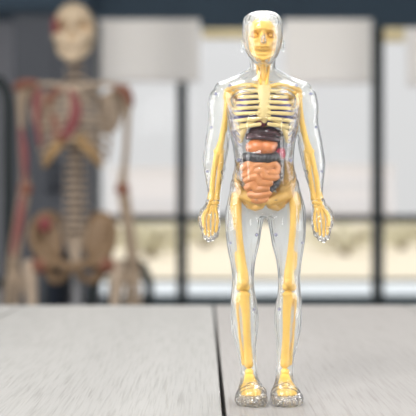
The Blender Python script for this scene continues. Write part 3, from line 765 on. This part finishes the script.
# ================================================================== ROOM
def wx(px, D): return (px - 208) * D / 1310.0
def wz(py, D): return 0.895 + (208 - py) * D / 1310.0
def struct(bm, name, m, parent=None, smooth=False):
    o = finish(bm, name, m, parent, smooth=smooth)
    if parent is None: o['kind'] = 'structure'
    return o
WD = 8.0; WY = WD - 1.0                                # distance from the camera, world y of the glazing
bm = bmesh.new(); box(bm, -3.2, 3.0, -2.5, WY + 0.06, -0.1, 0); struct(bm, 'floor', M['floor'])
bm = bmesh.new(); box(bm, -3.2, wx(96, WD), WY - 0.02, WY + 0.1, 0, 2.6); struct(bm, 'wall_back', M['wall'])
bm = bmesh.new()
FD = WD - 0.3                                          # a fascia hides the shade tubes
for (p0, p1, pb) in [(94, 200, 18.5), (200, 283, 28), (283, 376, 18.5), (376, 590, 27)]:
    box(bm, wx(p0, FD), min(wx(p1, FD), 2.9), WY - 0.3, WY - 0.27, wz(pb, FD), 2.55)
box(bm, wx(94, FD), 2.9, WY - 0.3, WY + 0.1, 2.55, 2.6)
box(bm, wx(94, FD), 2.9, WY - 0.06, WY + 0.1, 2.5, 2.55)
struct(bm, 'wall_header', M['teal'])
bm = bmesh.new(); box(bm, -3.2, wx(94, FD) - 0.002, WY - 0.5, WY - 0.02, wz(9, WD - 0.5), 2.6); struct(bm, 'trim_1', M['teal'])
bm = bmesh.new(); box(bm, 2.9, 3.0, -1.0, WY - 0.14, 0, 2.6); struct(bm, 'wall_right', M['wall'])

bm = bmesh.new(); box(bm, -3.2, 3.0, -1.6, WY + 0.1, 2.602, 2.7); struct(bm, 'ceiling', M['ceiling'])

# windows: three bays between dark mullions
V1, V2 = wx(182, WD), wx(377.5, WD)
rail0, rail1 = wz(222.5, WD), wz(214.5, WD)
low0, low1 = wz(281.5, WD), wz(278.5, WD)
top = 2.5
bays = [(wx(96, WD), V1), (V1, V2), (V2, 2.9)]
for i, (a, b) in enumerate(bays):
    w = link('window_%d' % (i + 1)); w.location = (0, WY, 0); w['kind'] = 'structure'
    hw = 5.3 / 164 
    bm = bmesh.new()
    if i > 0: box(bm, a, a + hw, -0.05, 0.05, 0, top)
    else: box(bm, a, a + 0.03, -0.05, 0.05, 0, top)
    if i < 2: box(bm, b - hw, b, -0.05, 0.05, 0, top)
    else: box(bm, b - 0.03, b, -0.05, 0.05, 0, top)
    x0, x1 = a + (hw if i else 0.03), b - (hw if i < 2 else 0.03)
    box(bm, x0, x1, -0.04, 0.04, rail0, rail1)
    box(bm, x0, x1, -0.03, 0.03, low0, low1)
    box(bm, x0, x1, -0.04, 0.04, 0.0, 0.05)
    finish(bm, 'window_frame', M['frame'], w, smooth=False)
    for (z0, z1) in ((0.05, low0), (low1, rail0), (rail1, top)):
        bm = bmesh.new(); box(bm, x0 + 0.001, x1 - 0.001, -0.003, 0.003, z0, z1); finish(bm, 'pane', M['pane'], w, smooth=False)

# each roller blind: fabric, bottom bar, tube, hung just in front of the frame
def shade(name, label, x0, x1, ybot, m, off=0.16):
    D = WD - off
    t = thing(name, label, 'roller blind', ((wx(x0, D) + wx(x1, D)) / 2, WY - off, 0), 0, 'fabric shades at the window')
    h = (wx(x1, D) - wx(x0, D)) / 2
    zt, zb = 2.28, wz(ybot, D)
    bm = bmesh.new(); box(bm, -h, h, 0.0, 0.003, zb, zt); finish(bm, 'fabric', m, t, smooth=False)
    bm = bmesh.new(); box(bm, -h, h, -0.006, 0.008, zb - 0.012, zb + 0.008, 0, 0.003); finish(bm, 'bottom_bar', m, t, smooth=False)
    bm = bmesh.new(); mtube(bm, [(-h + 0.02, 0.0, zt, 0.02), (h - 0.02, 0.0, zt, 0.02)], 1, 16); finish(bm, 'roller_tube', M['frame'], t)
    return t

shade('roller_blind', 'wide light grey roller blind beside the big skeleton skull', 95, 199.5, 80, M['shade'])
shade('roller_blind', 'light grey roller blind behind the clear figure head and right shoulder', 285, 371, 82, M['shade'])
shade('roller_blind', 'light grey roller blind at the far right edge of the windows', 407, 500, 84, M['shade'])
shade('roller_blind', 'short cream roller blind rolled up close behind the clear head', 202, 281, 37, M['cream'], 0.21)
shade('roller_blind', 'short narrow cream roller blind beside the dark post on the right', 384, 405, 40, M['cream'], 0.21)

# tall slate cabinet behind the skeleton
CD = 6.6
cx0, cx1 = wx(13, CD), wx(95, CD); cw = (cx1 - cx0) / 2
cab = thing('storage_cabinet', 'tall slate grey cabinet standing behind the big skeleton', 'cabinet', ((cx0 + cx1) / 2, CD - 1 + 0.2, 0))
ct = wz(14, CD)
bm = bmesh.new(); box(bm, -cw, cw, -0.18, 0.2, 0.05, ct, 0, 0.004); box(bm, -cw + 0.02, cw - 0.02, -0.16, 0.18, 0, 0.05); finish(bm, 'body', M['cabinet'], cab, smooth=False)
for s in (-1, 1):
    bm = bmesh.new(); box(bm, min(s * 0.002, s * (cw - 0.004)), max(s * 0.002, s * (cw - 0.004)), -0.2, -0.1805, 0.07, ct - 0.02, 0, 0.003)
    d = finish(bm, 'door', M['cabinet'], cab, smooth=False)
    bm = bmesh.new(); mtube(bm, [(s * 0.025, -0.2, 0.98, 0.004), (s * 0.025, -0.222, 0.985, 0.004), (s * 0.025, -0.222, 1.1, 0.004), (s * 0.025, -0.2, 1.105, 0.004)], 1, 8); finish(bm, 'handle', M['cabinet'], d)

# dark arched metal rail at the left edge
RD = 5.4
rk = thing('arched_rail', 'dark metal rail with a rounded top corner at the left edge behind the skeleton', 'rail', (wx(-40, RD), RD - 1, 0))
xr = wx(8, RD) - wx(-40, RD); zt = wz(76, RD)
bm = bmesh.new()
pts = [(xr, 0, 0.02, 0.023), (xr, 0, zt - 0.12, 0.023)] + [(xr - 0.1 + 0.1 * math.cos(a), 0, zt - 0.1 + 0.1 * math.sin(a), 0.023) for a in (0.4, 0.8, 1.2, 1.5708)]
pts += [(-xr + 0.1 - 0.1 * math.sin(a), 0, zt - 0.1 + 0.1 * math.cos(a), 0.023) for a in (0.0, 0.4, 0.8, 1.2)] + [(-xr, 0, zt - 0.12, 0.023), (-xr, 0, 0.02, 0.023)]
mtube(bm, pts, 1, 14); finish(bm, 'upright_frame', M['black'], rk)
for zz in (wz(283, RD), 0.2):
    bm = bmesh.new(); mtube(bm, [(-xr, 0, zz, 0.011), (xr, 0, zz, 0.011)], 1, 10); finish(bm, 'crossbar', M['black'], rk)
for s in (-1, 1):
    bm = bmesh.new(); box(bm, s * xr - 0.025, s * xr + 0.025, -0.22, 0.22, 0, 0.03, 0, 0.005); finish(bm, 'foot', M['black'], rk, smooth=False)

# an office chair with loop armrests beyond the skeleton
def chair(label, px, D, rz):
    t = thing('office_chair', label, 'chair', (wx(px, D), D - 1, 0), rz)
    bm = bmesh.new(); box(bm, -0.23, 0.23, -0.23, 0.23, 0.41, 0.48, 0, 0.025); finish(bm, 'seat', M['navy'], t)
    bm = bmesh.new(); box(bm, -0.2, 0.2, 0.2, 0.25, 0.5, 0.72, 0, 0.02); bt = finish(bm, 'backrest', M['navy'], t)
    bm = bmesh.new(); mtube(bm, [(0, 0.1, 0.405, 0.014), (0, 0.27, 0.42, 0.014), (0, 0.275, 0.6, 0.014)], 4, 10); finish(bm, 'back_bracket', M['black'], t)
    for s in (-1, 1):
        bm = bmesh.new()
        mtube(bm, [(s * 0.245, -0.08, 0.42, 0.016), (s * 0.27, -0.1, 0.55, 0.016), (s * 0.27, -0.07, 0.64, 0.023), (s * 0.27, -0.02, 0.662, 0.02), (s * 0.27, 0.03, 0.64, 0.023), (s * 0.27, 0.06, 0.55, 0.016), (s * 0.245, 0.06, 0.42, 0.016)], 5, 12)
        finish(bm, 'armrest', M['black'], t)
    bm = bmesh.new(); mtube(bm, [(0, 0, 0.08, 0.025), (0, 0, 0.41, 0.025)], 1, 14); finish(bm, 'gas_column', M['steel'], t)
    bm = bmesh.new()
    for k in range(5):
        a = 2 * PI * k / 5; mtube(bm, [(0, 0, 0.1, 0.022), (0.26 * math.cos(a), 0.26 * math.sin(a), 0.075, 0.014)], 1, 10)
    st = finish(bm, 'star_base', M['black'], t)
    for k in range(5):
        a = 2 * PI * k / 5; x, y = 0.26 * math.cos(a), 0.26 * math.sin(a)
        bm = bmesh.new(); mtube(bm, [(x - 0.012, y, 0.03, 0.029), (x + 0.012, y, 0.03, 0.029)], 1, 14); mtube(bm, [(x, y, 0.05, 0.007), (x, y, 0.07, 0.007)], 1, 8)
        finish(bm, 'caster', M['castor'], st)
    return t
chair('dark navy chair with a black loop armrest, beside the right hand of the big skeleton', 117, 5.3, 1.5)

# ------------------------------------------------------------------ outdoors
bm = bmesh.new(); box(bm, -7, 9, WY + 0.1, 7.6, -0.1, 0.02); struct(bm, 'paving', M['paving'])
bm = bmesh.new(); box(bm, -7, 9, 7.6, 7.75, -0.1, 0.318); struct(bm, 'terrace_wall', M['paving'])
bm = bmesh.new(); box(bm, -7, 9, 7.58, 8.97, 0.318, 0.326, 0, 0.002); struct(bm, 'terrace_slab', M['kerb'])
bm = bmesh.new(); box(bm, -30, 34, 8.97, 90, -0.1, 0.32); struct(bm, 'lawn', M['lawn'])

def shrub(label, px, D, w, h, seed, name='shrub'):
    rnd = random.Random(seed)
    t = thing(name, label, 'shrub', (wx(px, D), D - 1, 0.32), 0, 'pale shrubs on the lawn outside')
    bm = bmesh.new()
    for i in range(900):
        th, ph, rr = rnd.random() * 2 * PI, math.acos(rnd.uniform(-1, 1)), rnd.random() ** 0.4
        c = Vector((w * 0.5 * rr * math.sin(ph) * math.cos(th), w * 0.4 * rr * math.sin(ph) * math.sin(th), h * 0.55 + h * 0.45 * rr * math.cos(ph)))
        q = Quaternion((rnd.gauss(0, 1), rnd.gauss(0, 1), rnd.gauss(0, 1), rnd.gauss(0, 1))).normalized()
        L = rnd.uniform(0.05, 0.1) * h
        a = [c + q @ Vector(p) for p in ((-L, 0, 0), (0, -L * 0.5, 0.01), (L, 0, 0), (0, L * 0.5, 0.01))]
        bm.faces.new([bm.verts.new(p) for p in a])
    finish(bm, 'foliage', M['leaf'], t, smooth=False)
    bm = bmesh.new()
    for k in range(5):
        a = k * 1.3; mtube(bm, [(0, 0, -0.02, 0.03), (0.1 * w * math.cos(a), 0.1 * w * math.sin(a), h * 0.4, 0.02), (0.28 * w * math.cos(a), 0.28 * w * math.sin(a), h * 0.75, 0.01)], 3, 6)
    finish(bm, 'stem', M['bark'], t)
shrub('pale shrub outside, low between the big skeleton arm and the dark window post', 150, 15, 1.0, 0.42, 1)
shrub('pale shrub outside, seen low beside the right leg of the clear figure', 345, 16, 1.5, 0.4, 2)
shrub('pale shrub outside near the clear figure hand with its back to the window post', 205, 19, 1.3, 0.4, 3)
shrub('pale shrub outside at the far right beyond the dark window post', 402, 18, 1.1, 0.42, 4)

def building(label, px, D, w, h):
    t = thing('building', label, 'building', (wx(px, D), D - 1, 0.32), 0, 'hazy buildings outside')
    bm = bmesh.new(); box(bm, -w / 2, w / 2, 0, 6, -0.1, h); finish(bm, 'wall', M['bld'], t, smooth=False)
    n = max(1, int((h - 0.6) / 1.1))
    for k in range(n):
        bm = bmesh.new(); box(bm, -w * 0.42, w * 0.42, -0.03, 0.02, 0.5 + k * 1.1, 1.0 + k * 1.1); finish(bm, 'window_band', M['bldwin'], t, smooth=False)
    bm = bmesh.new(); box(bm, -w / 2 - 0.1, w / 2 + 0.1, -0.1, 6.1, h, h + 0.15); finish(bm, 'roof', M['bld'], t, smooth=False)
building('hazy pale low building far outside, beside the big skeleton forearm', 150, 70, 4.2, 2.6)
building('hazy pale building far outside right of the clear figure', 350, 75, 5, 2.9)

# ================================================================== LIGHT
w = bpy.data.worlds.new('overcast'); bpy.context.scene.world = w; w.use_nodes = True
nt = w.node_tree; bg = nt.nodes['Background']
tc = nt.nodes.new('ShaderNodeTexCoord'); sp = nt.nodes.new('ShaderNodeSeparateXYZ'); nt.links.new(tc.outputs['Generated'], sp.inputs[0])
rp = nt.nodes.new('ShaderNodeValToRGB')
rp.color_ramp.elements[0].position = 0.30; rp.color_ramp.elements[0].color = (0.62, 0.60, 0.58, 1)
rp.color_ramp.elements[1].position = 0.62; rp.color_ramp.elements[1].color = (0.82, 0.81, 0.82, 1)
ze = rp.color_ramp.elements.new(1.0); ze.color = (2.15, 2.17, 2.2, 1)
mr = nt.nodes.new('ShaderNodeMapRange'); mr.inputs[1].default_value = -1; mr.inputs[2].default_value = 1
nt.links.new(sp.outputs[2], mr.inputs[0]); nt.links.new(mr.outputs[0], rp.inputs[0]); nt.links.new(rp.outputs[0], bg.inputs[0])
bg.inputs[1].default_value = 1.0

def area(name, loc, target, sx, sy, power, col=(1, 1, 1)):
    d = bpy.data.lights.new(name, 'AREA'); d.shape = 'RECTANGLE'; d.size = sx; d.size_y = sy; d.energy = power; d.color = col
    o = link(name, d); o.location = loc
    o.rotation_euler = (Vector(target) - Vector(loc)).to_track_quat('-Z', 'Y').to_euler()
area('softbox_lamp', (-1.55, -0.4, 1.2), (0.04, 0, 0.9), 1.0, 1.1, 28)
area('softbox_lamp', (1.6, -0.35, 1.15), (0.04, 0, 0.9), 0.9, 1.1, 23)
area('overhead_fill', (-0.5, -1.35, 2.05), (0.05, 0, 0.9), 0.7, 0.6, 30)  # added fill above the camera side, whitens the shell and lifts the bones
area('far_table_fill', (0.1, 1.3, 2.55), (0.1, 1.3, 0), 1.4, 1.2, 36)  # added unseen fill, brightens the far table and the skeleton
area('back_fill', (0.25, 1.3, 1.75), (0.05, 0, 0.9), 0.9, 0.5, 4)  # added unseen light behind the figure, for bright rims and a whiter back

# ================================================================== CAMERA
cam = bpy.data.cameras.new('camera'); co = link('camera', cam)
co.location = (0, -1.0, 0.895); co.rotation_euler = (PI / 2, 0, 0)
cam.sensor_width = 36; cam.lens = 1310 / 416 * 36; cam.clip_start = 0.05; cam.clip_end = 300
cam.dof.use_dof = True; cam.dof.focus_distance = 0.99; cam.dof.aperture_fstop = 9.5
sc = bpy.context.scene; sc.camera = co
sc.view_settings.view_transform = 'Standard'; sc.view_settings.look = 'None'
sc.view_settings.exposure = 0.0; sc.view_settings.gamma = 1.0
sc.view_settings.use_curve_mapping = False
sc.cycles.transparent_max_bounces = 24; sc.cycles.max_bounces = 28; sc.cycles.transmission_bounces = 28; sc.cycles.glossy_bounces = 10; sc.cycles.diffuse_bounces = 4
